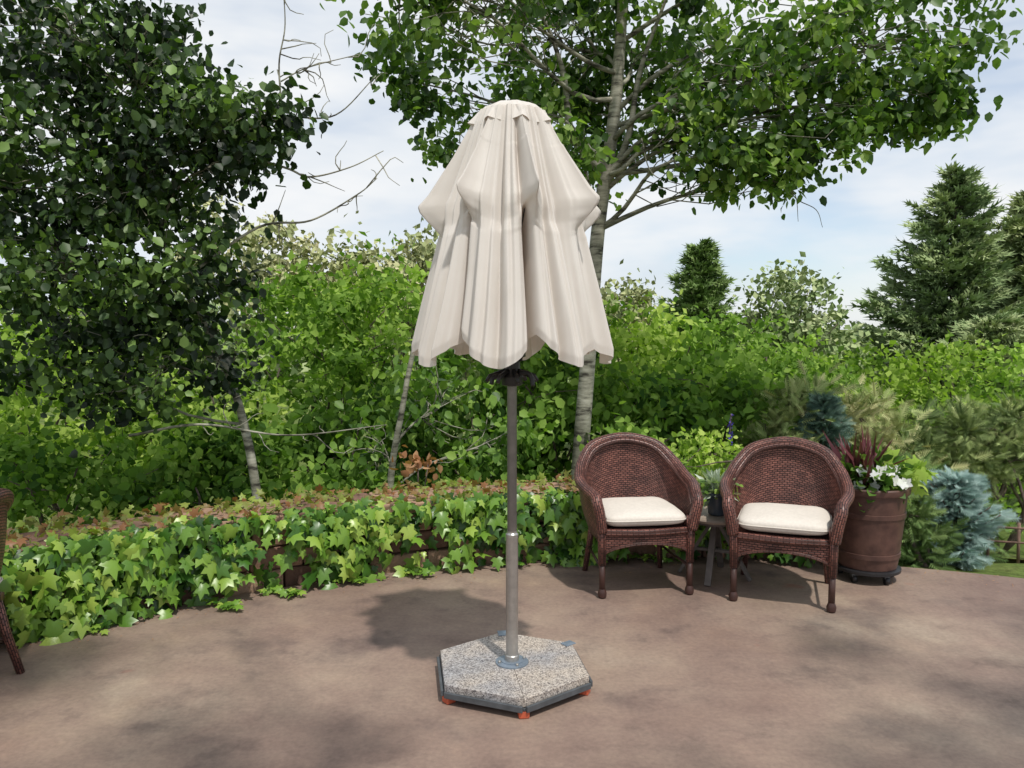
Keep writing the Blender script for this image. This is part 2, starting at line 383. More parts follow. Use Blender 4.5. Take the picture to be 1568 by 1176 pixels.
# ---------------------------------------------------------------- terrain + patio
PC=(1.1,.22); PR=5.24
def gz(r): return float(np.interp(r,[0,5.3,6.2,8,12,20,60,3000],[-.06,-.06,-.2,-.75,-1.5,-2.4,-5,-8]))
V=[(PC[0],PC[1],-.06)];F=[];rs=[3,5.3,5.7,6.2,7,8,10,12,15,20,30,45,60,120,400,3000];seg=96
for r in rs:
    for j in range(seg):
        a=2*math.pi*j/seg; V.append((PC[0]+r*math.cos(a),PC[1]+r*math.sin(a),gz(r)+(R(-.06,.06) if 6<r<60 else 0)))
for j in range(seg): F.append((0,1+j,1+(j+1)%seg))
for i in range(len(rs)-1):
    for j in range(seg):
        a=1+i*seg; F.append((a+j,a+seg+j,a+seg+(j+1)%seg,a+(j+1)%seg))
mk('ground',V,F,M['terrain'])
V=[];F=[];seg=160
prof=[(PR,-.12),(PR,-.012),(PR-.012,0)]
for r,z in prof:
    for j in range(seg):
        a=2*math.pi*j/seg; V.append((PC[0]+r*math.cos(a),PC[1]+r*math.sin(a),z))
for i in range(2):
    for j in range(seg): F.append((i*seg+j,i*seg+(j+1)%seg,(i+1)*seg+(j+1)%seg,(i+1)*seg+j))
F.append(tuple(2*seg+j for j in range(seg)))
mk('patio',V,F,M['concrete'],smooth=False)
V=[];F=[]
pts=[(5.2,5.2),(4.35,6.2),(4.15,7.0),(4.3,7.8)]
for i,(x,y) in enumerate(catmull([(a,b,0) for a,b in pts],6)[:,:2]):
    for s in(-.3,.3):
        xx,yy=x+s,y+s*.4; V.append((xx,yy,gz(math.hypot(xx-PC[0],yy-PC[1]))+.10))
for i in range(len(V)//2-1): F.append((2*i,2*i+1,2*i+3,2*i+2))
mk('gravel_path',V,F,M['gravel'])

# ---------------------------------------------------------------- stone wall + ivy
def wp(a,r,z): return np.array([PC[0]+r*math.cos(a),PC[1]+r*math.sin(a),z])
A0,A1=math.radians(178),math.radians(77)
V=[];F=[];T=[]
def block(a0,a1,r0,r1,z0,z1):
    b=len(V); j=lambda:R(-.012,.012)
    for a in(a0,a1):
        for r in(r0,r1):
            for z in(z0,z1): V.append(wp(a,r+j(),z+j()*.4))
    for f in [(0,1,3,2),(4,6,7,5),(0,4,5,1),(2,3,7,6),(0,2,6,4),(1,5,7,3)]: F.append(tuple(b+i for i in f))
    T.extend([R(0,1)]*6)
for ci,(z0,z1) in enumerate([(-.1,.11),(.12,.25),(.26,.38)]):
    a=A0
    while a>A1:
        d=R(.22,.42)/5.3; block(a,a-d+.002,PR+.0+R(-.015,.02),PR+.38,z0,z1); a-=d
a=A0
while a>A1:
    d=R(.4,.6)/5.3; block(a,a-d+.0015,PR-.03,PR+.42,.392,.455); a-=d
wall=mk('stone_wall',V,F,M['stone'],smooth=False,tint=T)
md=wall.modifiers.new('b','BEVEL'); md.width=.012; md.segments=2

ivy=empty('ivy')
n=4700
ang=rng.uniform(A1+.0,A0,n); zz=rng.uniform(.0,.46,n)
patch=np.sin(ang*23)+np.sin(ang*41+1.3)+1.1*np.sin(ang*11+2)
keep=(zz>.14-.10*patch+rng.normal(0,.05,n))|(rng.random(n)<.2)
keep&=~((rng.random(n)<.4)&(patch<-.7))
ang,zz=ang[keep],zz[keep]; n=len(ang)
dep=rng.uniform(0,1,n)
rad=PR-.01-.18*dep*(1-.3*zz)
rd=np.stack([np.cos(ang),np.sin(ang),0*ang],1)
pos=np.stack([PC[0]+rad*rd[:,0],PC[1]+rad*rd[:,1],zz+.03],1)
nv=-rd*.9+np.array([0,0,.6])+rng.normal(size=(n,3))*.5
tv=np.array([0,0,-1.0])-rd*.3+rng.normal(size=(n,3))*.42
ti=rng.normal(.22,.2,n)+.52*dep+.1*np.sin(ang*17)  # inner leaves tinted darker: recess shade painted into the ivy colour
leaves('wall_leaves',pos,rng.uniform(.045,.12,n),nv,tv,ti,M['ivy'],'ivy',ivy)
n=1900; ang=rng.uniform(A1,A0,n); rd=np.stack([np.cos(ang),np.sin(ang),0*ang],1)
rad=PR+rng.uniform(-.08,.48,n); bumpy=.04*np.sin(ang*31)+.03*np.sin(ang*53)
pos=np.stack([PC[0]+rad*rd[:,0],PC[1]+rad*rd[:,1],.462+np.abs(rng.normal(0,.018,n))+np.maximum(0,bumpy)*.4],1)
leaves('wall_top_leaves',pos,rng.uniform(.03,.065,n),rng.normal(size=(n,3))*.45+np.array([0,-.35,1]),rng.normal(size=(n,3))-rd*.5,rng.normal(.36,.34,n),M['ivytop'],'ivy',ivy)
n=900; ang=rng.uniform(A1,A0,n); rd=np.stack([np.cos(ang),np.sin(ang),0*ang],1); rad=PR-.02+rng.uniform(-.09,.08,n)
pos=np.stack([PC[0]+rad*rd[:,0],PC[1]+rad*rd[:,1],rng.uniform(.38,.50,n)],1)
leaves('wall_edge_leaves',pos,rng.uniform(.05,.09,n),-rd+rng.normal(size=(n,3))*.4+np.array([0,0,.9]),rng.normal(size=(n,3))*.5-rd*.6+np.array([0,0,-.6]),rng.normal(.65,.25,n),M['ivy'],'ivy',ivy)
paths=[];cp=[]
for (a0,L) in [(2.17,.3),(2.10,.25),(2.02,.22),(2.3,.2),(1.8,.15),(1.62,.15),(2.42,.2),(1.93,.2)]:
    s=wp(a0,PR-.05,.02); d=wp(a0-.03,PR-.05-L*.7,.02); p=bend(s,d,9,.12); p[:,2]=.012; paths.append((p,.004))
    for q in p[1:]:
        for k in range(4): cp.append(q+np.array([R(-.05,.05),R(-.05,.05),R(.01,.03)]))
tubes('vines',paths,M['twig'],ivy,seg=5); cp=np.array(cp); n=len(cp)
leaves('floor_leaves',cp,rng.uniform(.03,.06,n),rng.normal(size=(n,3))*.3+np.array([0,-.3,1]),rng.normal(size=(n,3))*np.array([1,1,.1]),rng.normal(.7,.2,n),M['ivy'],'ivy',ivy)
n=650; ang=rng.uniform(A1-.3,A0,n); rad=PR-.03-np.abs(rng.normal(0,.16,n))
leaves('fallen_leaves',np.stack([PC[0]+rad*np.cos(ang),PC[1]+rad*np.sin(ang),np.full(n,.008)],1),rng.uniform(.008,.022,n),rng.normal(size=(n,3))*.15+np.array([0,0,1]),rng.normal(size=(n,3))*np.array([1,1,.05]),rng.uniform(0,1,n),M['rust'],'long')

# ---------------------------------------------------------------- umbrella
um=empty('patio_umbrella',(0,3.51,0))
RB0=math.radians(-90+13)
nphi=1200; rows=150
prng=np.random.default_rng(3)
rz=np.array([0,.06,.24,.395,.43,.45,.50,.54,.72,1.0])
rib_r=[.145,.175,.27,.385,.435,.425,.35,.312,.335,.375]; rib_z=[2.52,2.475,2.33,2.175,2.125,2.10,2.04,2.00,1.82,1.57]
mid_r=[.140,.160,.200,.240,.25,.26,.28,.305,.365,.435]; mid_z=[2.52,2.465,2.31,2.155,2.115,2.085,2.025,1.98,1.75,1.45]
jr=np.array([1.07,1.03,1.0,1.0,.95,1.02,1.0,.97]); ph=prng.uniform(0,6.28,(8,5)); jz=np.array([.045,.005,-.01,0,.01,0,-.02,.045]); jit=prng.uniform(-.06,.06,8)
V=[];U=[]
def cell(phi):
    u=((phi-RB0)/(2*math.pi)*8)%8; k=int(u); return k,u-k
def fold(x,sh=.35):
    s_=math.sin(x); return s_+sh*math.sin(2*x+.6)
for i in range(rows+1):
    s=i/rows
    rr=np.interp(s,rz,rib_r); rzv=np.interp(s,rz,rib_z); mr=np.interp(s,rz,mid_r); mz=np.interp(s,rz,mid_z)
    low=float(np.clip((s-.45)/.06,0,1)); low=low*low*(3-2*low)
    for j in range(nphi):
        phi=2*math.pi*j/nphi; k,u=cell(phi)
        d=1-abs(2*u-1); near=k if u<.5 else (k+1)%8
        wgt=(d**.38)*(1-low)+ (1-(1-d)**2.0)*low
        rib=rr*(1+(jr[near]-1)*(1 if .2<s<.55 else .4))
        r=rib*(1-wgt)+mr*wgt
        zb=(rzv+jz[near]*min(1,s*2.4)*max(0,1-max(0,s-.5)*3))*(1-wgt)+mz*wgt
        if s>.6:
            e=(s-.6)/.4; arc=1-abs(2*u-1)**1.6
            zb=(rzv*(1-arc)+(mz-.016*math.sin(ph[k][4]))*arc)*e+zb*(1-e)
        g=min(1,d*2.5)
        A=.006+.019*s
        r+=A*fold(2*math.pi*(u*2.5)+ph[k][0]+.5*math.sin(s*3+ph[k][1]))*g
        r+=.32*A*fold(2*math.pi*u*6+ph[k][2]+1.2*s+.4*math.sin(5*s+ph[k][1]))*g
        x=(u if u<.5 else u-1); sgn=[-1,1,1,1,1,-1,1,-1][near]
        deep=[.17,.04,.08,.05,.04,.05,.04,.07][near]
        r-=math.exp(-((x-sgn*.07)/.05)**2)*deep*low*(1-.2*s)
        r-=math.exp(-((x-sgn*.13)/.06)**2)*.05*(1-low)*min(1,s*4)
        if s>.965: r-=.010*(s-.965)/.035
        ph2=phi+.04*math.sin(ph[k][3]+s*4)*min(1,d*2)*s+jit[near]*(1-d)*s
        V.append((r*math.cos(ph2),r*math.sin(ph2),zb)); U.append((j/nphi*2.6,s*1.2))
F=[(i*nphi+j,i*nphi+(j+1)%nphi,(i+1)*nphi+(j+1)%nphi,(i+1)*nphi+j) for i in range(rows) for j in range(nphi)]
mk('canopy',V,F,M['canvas'],um,U)
V=[];U=[];n2=320;pr=[(.002,2.562),(.05,2.561),(.085,2.553),(.112,2.540),(.136,2.516),(.152,2.490),(.165,2.468)]
for i,(r,z) in enumerate(pr):
    q=i/(len(pr)-1)
    for j in range(n2):
        phi=2*math.pi*j/n2; k,u=cell(phi); d=1-abs(2*u-1)
        rr=r*(1+q*q*(.16*(1-d)**1.5-.05*d)+.03*q*math.sin(phi*19)); zz_=z-.018*q*q*math.sin(math.pi*u)
        V.append((rr*math.cos(phi),rr*math.sin(phi),zz_)); U.append((j/n2,q*.2))
F=[(i*n2+j,i*n2+(j+1)%n2,(i+1)*n2+(j+1)%n2,(i+1)*n2+j) for i in range(len(pr)-1) for j in range(n2)]
F.append(tuple(range(n2))); mk('vent_cap',V,F,M['canvas'],um,U)
pths=[]
for k in range(8):
    a=RB0+k*math.pi/4; c,s_=math.cos(a),math.sin(a)
    pths.append(([(c*.05,s_*.05,2.47),(c*.30,s_*.30,2.16)],.007)); pths.append(([(c*.28,s_*.28,2.12),(c*.14,s_*.14,1.95),(c*.13,s_*.13,1.62)],.007))
    pths.append(([(c*.04,s_*.04,1.45),(c*.10,s_*.10,1.75),(c*.14,s_*.14,1.95)],.007))
    pths.append(([(c*.03,s_*.03,1.41),(c*.10,s_*.10,1.385),(c*.115,s_*.115,1.36)],.010))
tubes('ribs',pths,M['black'],um,seg=6)
lathe('lower_hub',[(.03,1.34),(.045,1.345),(.05,1.38),(.036,1.40),(.036,1.46),(.06,1.47),(.06,1.52),(.03,1.54)],M['black'],um,28)
tubes('crank_handle',[(catmull([(.03,-.03,1.40),(.07,-.06,1.40),(.085,-.07,1.375),(.09,-.075,1.345)],5),.010),(catmull([(-.03,-.03,1.39),(-.08,-.05,1.38),(-.09,-.055,1.35)],5),.011)],M['black'],um,seg=8)
lathe('upper_pole',[(.0215,.67),(.0215,2.54)],M['steel2'],um,28)
lathe('lower_pole',[(.0275,.09),(.0275,.655),(.0285,.66),(.0285,.675),(.0225,.683),(.0225,.69)],M['steel'],um,32)
lathe('pole_collar',[(.0325,.086),(.0325,.12),(.029,.124)],M['steel'],um,32)
lathe('base_flange',[(.075,.083),(.075,.090),(.05,.093),(.05,.096),(.03,.097)],M['bracket'],um,36)
for k in range(4):
    a=.4+k*math.pi/2; lathe('bolt',[(.007,.09),(.007,.10),(.004,.102)],M['steel'],um,6,(.06*math.cos(a),.06*math.sin(a),0))
HR=.372
def hexpt(i,r=HR): a=math.radians(158+60*i); return np.array([r*math.cos(a),r*math.sin(a)])
def prism(name,poly,z0,z1,mat,bev=.004):
    n=len(poly); V=[(p[0],p[1],z0) for p in poly]+[(p[0],p[1],z1) for p in poly]
    F=[tuple(range(n))[::-1],tuple(n+i for i in range(n))]+[(i,(i+1)%n,n+(i+1)%n,n+i) for i in range(n)]
    o=mk(name,V,F,mat,um,smooth=False)
    if bev: md=o.modifiers.new('b','BEVEL'); md.width=bev; md.segments=3
    return o
prism('steel_tray',[hexpt(i,HR-.004) for i in range(6)],.034,.046,M['framegrey'],.002)
for i in range(6):
    a,b=hexpt(i,HR+.004),hexpt(i+1,HR+.004); m_=(a+b)/2; L=np.linalg.norm(b-a)
    boxm('frame_rail',(m_[0],m_[1],.043),(L-.02,.012,.026),M['framegrey'],um,math.atan2((b-a)[1],(b-a)[0]),.002)
c0=np.array([0,0])
for i in range(3):
    poly=[hexpt(2*i,HR-.008),hexpt(2*i+1,HR-.008),hexpt(2*i+2,HR-.008),c0]
    cen=sum(poly)/4; poly=[cen+(p-cen)*.998 for p in poly]
    prism('granite_slab',poly,.048,.084,M['granite'],.003)
for i in range(6):
    p=hexpt(i,HR-.03); boxm('rubber_foot',(p[0],p[1],.017),(.045,.045,.034),M['orange'],um,math.radians(158+60*i),.006)
for i in(4,5): 
    p=hexpt(i,HR-.03); boxm('corner_bracket',(p[0],p[1],.0865),(.06,.045,.004),M['bracket'],um,math.radians(158+60*i),.001)

# ---------------------------------------------------------------- wicker chair
def superell(name,c,s,mat,parent,e1=.35,e2=.35,nu=48,nv=24):
    V=[];F=[]
    sg=lambda v,e:math.copysign(abs(v)**e,v)
    for i in range(nv+1):
        t=-math.pi/2+math.pi*i/nv
        for j in range(nu):
            p=2*math.pi*j/nu
            x=sg(math.cos(t),e1)*sg(math.cos(p),e2); y=sg(math.cos(t),e1)*sg(math.sin(p),e2); z=sg(math.sin(t),.8)
            V.append((c[0]+s[0]*x,c[1]+s[1]*y,c[2]+s[2]*z*(1-.25*(x*x+y*y)/2)+.004*math.sin(x*7)*math.cos(y*5)))
    for i in range(nv):
        for j in range(nu): F.append((i*nu+j,i*nu+(j+1)%nu,(i+1)*nu+(j+1)%nu,(i+1)*nu+j))
    return mk(name,V,F,mat,parent)
def chair(loc,rz,cushion=True):
    e=empty('wicker_armchair',loc,rz); W=M['wicker']
    half=[(.31,-.25,.60),(.345,-.10,.63),(.34,.05,.665),(.295,.17,.745),(.20,.255,.835),(.0,.295,.875)]
    full=[(-x,y,z) for x,y,z in half]+[(x,y,z) for x,y,z in half[::-1][1:]]
    front=[(-.275,-.285,.40),(-.29,-.30,.50),(-.305,-.295,.565)]
    path=catmull(front+full+[(-x,y,z) for x,y,z in front[::-1]],8)
    tubes('rolled_rim',[(path,.033)],W,e,14)
    inner=path.copy(); inner[:,0]*=.93; inner[:,1]*=.93; inner[:,2]-=.018
    tubes('inner_braid',[(inner[16:-16],.018)],W,e,8)
    P=catmull(full,10); V=[];U=[];rows=14;L=0
    for i,p in enumerate(P):
        if i: L+=np.linalg.norm(P[i]-P[i-1])
        bx=p[0]*.80; by=-.24+(p[1]+.24)*.86; b=np.array([bx,by,.33])
        for k in range(rows+1):
            t=k/rows; q=p*(1-t)+b*t; bow=.03*math.sin(math.pi*t); c=np.array([q[0],q[1]+.1,0]); c/=max(1e-6,np.linalg.norm(c)); q=q+c*bow*.6
            V.append(q); U.append((L,(p[2]-.33)*t))
    n=rows+1; F=[(i*n+k,(i+1)*n+k,(i+1)*n+k+1,i*n+k+1) for i in range(len(P)-1) for k in range(rows)]
    o=mk('woven_back_and_sides',V,F,W,e,U); md=o.modifiers.new('s','SOLIDIFY'); md.thickness=.014; md.offset=0
    V=[];U=[];F=[]
    for i in range(9):
        for j in range(9):
            x=-.26+.52*i/8; y=-.275+.5*j/8; x*=1-.2*max(0,(y+.0)/.25)
            V.append((x,y,.40)); U.append((x,y))
    F=[(i*9+j,(i+1)*9+j,(i+1)*9+j+1,i*9+j+1) for i in range(8) for j in range(8)]
    o=mk('seat_deck',V,F,W,e,U); md=o.modifiers.new('s','SOLIDIFY'); md.thickness=.03
    tubes('seat_rail',[(catmull([(-.265,-.27,.39),(0,-.305,.39),(.265,-.27,.39)],8),.022)],W,e,10)
    def apron(a,b,name,bow=0,low=.255,mid=.325):
        V=[];U=[];n=24;a=np.array(a);b=np.array(b);nrm=np.array([(b-a)[1],-(b-a)[0]]); nrm=nrm/np.linalg.norm(nrm)
        bot=[]
        for i in range(n+1):
            t=i/n; p=a+(b-a)*t+nrm*bow*math.sin(math.pi*t); zl=low+(mid-low)*math.sin(math.pi*t)**.6
            bot.append((p[0],p[1],zl))
            for k in range(5): V.append((p[0],p[1],.39+(zl-.39)*k/4)); U.append((t*np.linalg.norm(b-a),(.39-zl)*k/4))
        o=mk(name,V,[(i*5+k,i*5+k+1,(i+1)*5+k+1,(i+1)*5+k) for i in range(n) for k in range(4)],W,e,U)
        md=o.modifiers.new('s','SOLIDIFY'); md.thickness=.012; md.offset=0
        tubes(name+'_edge',[(bot,.011)],W,e,8)
    apron((-.262,-.268),(.262,-.268),'front_apron',.03)
    apron((-.262,-.25),(-.215,.2),'side_apron_a',-.01); apron((.262,-.25),(.215,.2),'side_apron_b',.01)
    for s in(-1,1):
        tubes('front_leg_wrap',[([(s*.272,-.275,.48),(s*.268,-.272,.2)],[.028,.024])],W,e,12)
        tubes('front_leg',[([(s*.268,-.272,.215),(s*.267,-.276,.03)],.0185)],M['legwood'],e,12)
        lathe('front_foot',[(.017,0),(.025,.008),(.027,.03),(.022,.045),(.018,.055)],M['legwood'],e,16,(s*.267,-.277,0))
        tubes('rear_leg',[([(s*.215,.18,.40),(s*.235,.215,.2),(s*.255,.26,.0)],[.024,.02,.018])],W,e,12)
        tubes('side_stretcher',[([(s*.267,-.272,.17),(s*.24,.225,.17)],.009)],M['legwood'],e,8)
    if cushion:
        superell('seat_cushion',(0,-.035,.458),(.258,.262,.052),M['cushion'],e,.32,.3)
        pp=[];sg=lambda v,ee:math.copysign(abs(v)**ee,v)
        for j in range(61):
            a=2*math.pi*j/60; pp.append((.261*sg(math.cos(a),.3),-.035+.265*sg(math.sin(a),.3),.458))
        tubes('cushion_piping',[(pp,.004)],M['cushion'],e,6,False)
    return e
chair((.765,4.92,0),math.radians(7))
chair((1.645,4.73,0),math.radians(-21))
chair((-2.50,3.30,0),math.radians(-82))

# ---------------------------------------------------------------- side table & pot
tb=empty('side_table',(1.30,5.02,0),math.radians(20))
lathe('table_top',[(.20,.385),(.215,.389),(.218,.402),(.212,.410),(.19,.412)],M['tabletop'],tb,48)
lathe('top_ring',[(.16,.365),(.17,.365),(.17,.384),(.16,.384)],M['tableleg'],tb,32)
for k in range(4):
    a=math.pi/4+k*math.pi/2; c,s=math.cos(a),math.sin(a)
    boxm('leg',(c*.12,s*.12,.185),(.022,.04,.42),M['tableleg'],tb,rot=(0,math.radians(-30),a))
boxm('cross_brace',(0,0,.15),(.30,.03,.02),M['tableleg'],tb,math.pi/4); boxm('cross_brace_b',(0,0,.172),(.30,.03,.02),M['tableleg'],tb,-math.pi/4)
pp=empty('potted_dusty_miller',(1.30,4.98,.412))
lathe('pot',[(.045,0),(.055,.01),(.064,.07),(.070,.125),(.078,.13),(.078,.15),(.070,.15),(.066,.125)],M['blue_pot'],pp,36)
n=240; d=nrmz(rng.normal(size=(n,3))+np.array([0,0,1.1])); pos=np.array([0,0,.14])+d*rng.uniform(.0,.09,(n,1))
leaves('foliage',pos,rng.uniform(.05,.11,n),rng.normal(size=(n,3))+np.array([0,0,1]),d,rng.uniform(0,1,n),M['silver'],'long',pp)
n=60; pos=np.array([0,0,.17])+rng.normal(size=(n,3))*np.array([.06,.05,.03])
leaves('green_leaves',pos,rng.uniform(.03,.06,n),rng.normal(size=(n,3))+np.array([0,-.5,1]),rng.normal(size=(n,3)),rng.uniform(.3,1,n),M['midnear'],'ovate',pp)

# ---------------------------------------------------------------- barrel planter
bp=empty('barrel_planter',(2.27,5.0,0))
prof=[]
for z in np.linspace(.09,.56,12): prof.append((.175+.048*((z-.09)/.47)**.8,z))
prof2=[(.16,.088)]
for r,z in prof:
    if any(abs(z-b)<.022 for b in(.18,.43)): prof2+=[(r,z-.016),(r+.006,z-.014),(r+.007,z+.014),(r+.001,z+.016)]
    else: prof2.append((r,z))
prof2+=[(.236,.563),(.24,.575),(.24,.60),(.232,.607),(.215,.605),(.212,.56)]
lathe('barrel',prof2,M['barrel'],bp,48)
lathe('soil',[(.001,.565),(.213,.565),(.213,.57),(.001,.58)],M['soil'],bp,32)
lathe('caddy_disc',[(.19,.06),(.20,.065),(.20,.082),(.19,.087)],M['black'],bp,36)
for k in range(5):
    a=k*2*math.pi/5-1.2; x,y=.16*math.cos(a),.16*math.sin(a)
    tubes('castor_wheel',[([(x-.012,y,.027),(x+.012,y,.027)],.027)],M['black'],bp,18); boxm('castor_fork',(x,y,.05),(.034,.03,.022),M['framegrey'],bp)
n=420; d=nrmz(rng.normal(size=(n,3))*np.array([1,1,.5])+np.array([0,0,.35])); pos=np.array([0,0,.62])+d*rng.uniform(.05,.21,(n,1))
leaves('foliage',pos,rng.uniform(.05,.09,n),rng.normal(size=(n,3))+np.array([0,-.3,1]),d+rng.normal(size=(n,3))*.4,rng.normal(.4,.25,n),M['midnear'],'ovate',bp)
n=90; pos=np.array([.17,-.04,.66])+rng.normal(size=(n,3))*np.array([.06,.07,.05])
leaves('sweet_potato_vine',pos,rng.uniform(.07,.11,n),rng.normal(size=(n,3))*.6+np.array([0,-.8,.8]),rng.normal(size=(n,3))+np.array([.4,0,-.8]),rng.uniform(.3,.8,n),M['lime'],'ivy',bp)
n=70; d=nrmz(rng.normal(size=(n,3))*np.array([.45,.45,.15])+np.array([0,0,1])); pos=np.array([-.06,-.02,.58])+rng.normal(size=(n,3))*.015
leaves('burgundy_grass',pos,rng.uniform(.26,.42,n),rng.normal(size=(n,3)),d,rng.uniform(0,1,n),M['redblade'],'blade',bp)
P=[];T=[];NN=[]
for k in range(15):
    c=np.array([R(-.13,.16),R(-.22,-.08),R(.60,.74)]); nn=nrmz(np.array([R(-.4,.4),-1,R(.1,.8)])); u=nrmz(np.cross(nn,[0,0,1])); v=np.cross(nn,u)
    for q in range(5):
        a=q*2*math.pi/5+k; P.append(c); T.append(u*math.cos(a)+v*math.sin(a)+nn*.25); NN.append(nn)
leaves('white_petunias',np.array(P),np.full(len(P),.042),np.array(NN),np.array(T),rng.uniform(0,1,len(P)),M['petal'],'ovate',bp)

# ---------------------------------------------------------------- trees
lobesA=[(-.95,6.9,4.25,.55,.8,.6,30),(-.35,7.0,4.4,.6,.8,.7,30),(-.53,7.0,3.2,.2,.25,.3,8),(-.75,6.9,3.65,.3,.3,.25,12),
 (.35,8.0,4.4,.9,.6,.8,46),(.2,7.3,3.5,.3,.4,.3,12),(.85,8.1,3.35,.4,.3,.45,22),(.75,8.2,3.95,.5,.4,.4,16),(.55,7.0,3.15,.18,.2,.3,7),
 (1.5,8.0,4.2,.6,.5,.6,30),(1.5,7.1,3.4,.35,.5,.3,16),(2.1,7.0,3.75,.75,.9,.55,56),(1.8,6.9,3.0,.35,.35,.25,20),(2.3,6.9,3.0,.32,.35,.28,18),(2.7,6.9,3.3,.4,.4,.25,18),
 (3.0,7.0,4.0,.7,.8,.5,46),(3.55,6.9,3.45,.28,.3,.28,14),(3.2,6.9,3.45,.3,.3,.22,14),(3.75,6.9,3.95,.25,.4,.25,9),
 (1.2,7.3,5.1,2.0,1.2,.8,100),(3.6,6.9,4.75,1.0,.8,.3,34),(-.6,7.0,5.0,.9,.8,.5,34)]
ex=[(catmull([(.80,7.5,2.9),(1.2,7.3,3.3),(1.8,7.0,3.5),(2.6,6.9,3.75),(3.4,6.9,3.95)],6),np.linspace(.024,.006,25)),
    (catmull([(.86,7.5,3.0),(.55,7.4,3.35),(.45,7.3,3.9),(.2,7.2,4.5)],6),np.linspace(.045,.012,19)),
    (catmull([(.83,7.5,2.85),(1.05,7.4,3.3),(1.15,7.3,3.9),(1.4,7.2,4.6)],6),np.linspace(.04,.012,19)),
    (catmull([(2.2,6.9,3.1),(2.3,6.9,2.85),(2.42,6.9,2.72),(2.45,6.9,2.5)],6),np.linspace(.008,.002,19)),
    (catmull([(2.3,6.9,2.9),(2.42,6.9,2.7),(2.6,6.9,2.6),(2.66,6.9,2.45)],6),np.linspace(.006,.002,19)),
    (catmull([(2.3,6.9,3.0),(2.22,6.9,2.75),(2.24,6.9,2.6)],6),np.linspace(.006,.002,13)),
    (catmull([(1.1,6.9,3.2),(1.2,6.9,2.9),(1.5,6.9,2.8),(1.75,6.9,2.72)],6),np.linspace(.006,.002,19))]
tree('poplar_tree',[(.60,7.5,-.8),(.65,7.5,.37),(.71,7.5,1.23),(.80,7.5,2.5),(.93,7.5,3.44),(.99,7.5,4.2),(1.05,7.5,5.4)],(.088,.045),lobesA,34,.21,.09,M['aspen'],extra=ex,tb=.48,tv=.28)
lobesB=[(-3.3,6.1,3.75,.7,.7,.45,36),(-2.75,6.0,3.45,.6,.6,.5,40),(-3.4,6.0,2.9,.7,.7,.6,50),(-2.7,6.0,2.75,.55,.6,.55,48),(-2.2,5.9,3.1,.38,.5,.3,24),
 (-1.95,5.9,2.8,.25,.3,.35,12),(-3.4,6.0,2.0,.75,.7,.6,48),(-2.6,6.2,2.05,.6,.6,.5,40),(-2.95,6.2,1.35,.6,.5,.45,26),(-3.6,6.2,1.3,.4,.4,.4,10),(-2.4,6.4,1.35,.4,.4,.35,10),(-4.4,6.2,3.0,.7,.8,1.3,36),(-1.75,5.8,3.12,.22,.2,.12,6)]
def twigs(main,k=7,L=.45):
    out=[]
    for _ in range(k):
        p=main[random.randrange(len(main)//4,len(main))]; q=p+np.array([R(-.2,.7),R(-.2,.2),R(-.5,.6)])*L; out.append((bend(p,q,6,.14),np.linspace(.005,.002,6)))
    return out
ex=[]
for P_,r0 in [([(-2.4,6,2.0),(-1.89,6,2.34),(-1.5,6,2.39),(-1.15,6,2.58),(-1.0,6,2.7)],.012),([(-2.7,6,3.0),(-2.23,6,2.93),(-1.69,6,2.78),(-1.5,6,2.71),(-1.2,6,2.78),(-.95,6,2.9)],.013),
   ([(-2.5,6,3.1),(-1.99,6,3.08),(-1.64,6,3.14),(-1.3,6,3.16),(-1.0,6,3.44)],.013),([(-1.69,6,3.13),(-1.71,6,3.52),(-1.66,6,3.81),(-1.68,6,4.2)],.008),
   ([(-1.7,6,3.4),(-1.5,6,3.5),(-1.1,6,3.6)],.006),([(-3.0,6.2,.75),(-2.4,6.1,.85),(-1.7,6.0,.78),(-.95,6.0,.86)],.013)]:
    c=catmull(P_,8); ex.append((c,np.linspace(r0,.003,len(c)))); ex+=twigs(c,9)
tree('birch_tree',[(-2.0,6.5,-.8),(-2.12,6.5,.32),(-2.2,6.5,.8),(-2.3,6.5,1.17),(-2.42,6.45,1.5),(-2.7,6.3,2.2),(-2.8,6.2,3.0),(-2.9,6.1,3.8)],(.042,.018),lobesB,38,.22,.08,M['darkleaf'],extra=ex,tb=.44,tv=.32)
tree('young_poplar_tree',[(-1.15,7.0,-.8),(-1.06,6.9,.28),(-.95,6.8,.85),(-.83,6.8,1.43),(-.6,6.8,2.1)],(.036,.015),[(-.6,7.2,.95,.6,.5,.45,14),(-1.2,7.3,.55,.5,.4,.35,10),(-.2,7.1,.6,.5,.4,.35,12)],26,.2,.095,M['midnear'],tb=.5)

shrub('serviceberry_shrub',[(-2.6,10,1.2,1.1,.9,1.1,56),(-1.5,10,1.3,1.0,.9,1.2,56)],46,.24,.12,M['mid'],'rhomb',-1.4,.6)
shrub('lilac_shrub',[(-3.6,9,.4,1.0,.8,.8,50),(-4.9,9,.9,1.2,.9,1.2,60),(-5.6,8.2,.2,1.0,.8,.9,40)],46,.24,.12,M['lime'],'rhomb',-1.3,.42)
shrub('lilac_shrub',[(-2.3,11.5,1.7,.8,.8,.9,40),(-6.6,11,1.6,1.6,1,1.5,64)],46,.26,.13,M['lime'],'rhomb',-1.5,.42)
shrub('dogwood_shrub',[(-1.5,8.2,.35,.9,.6,.7,46),(-.4,8.2,.4,.9,.6,.8,50),(.3,8.3,.9,.7,.6,.8,34),(-2.8,7.8,0.1,.9,.6,.6,40)],46,.22,.11,M['mid'],'ovate',-1.0,.42)
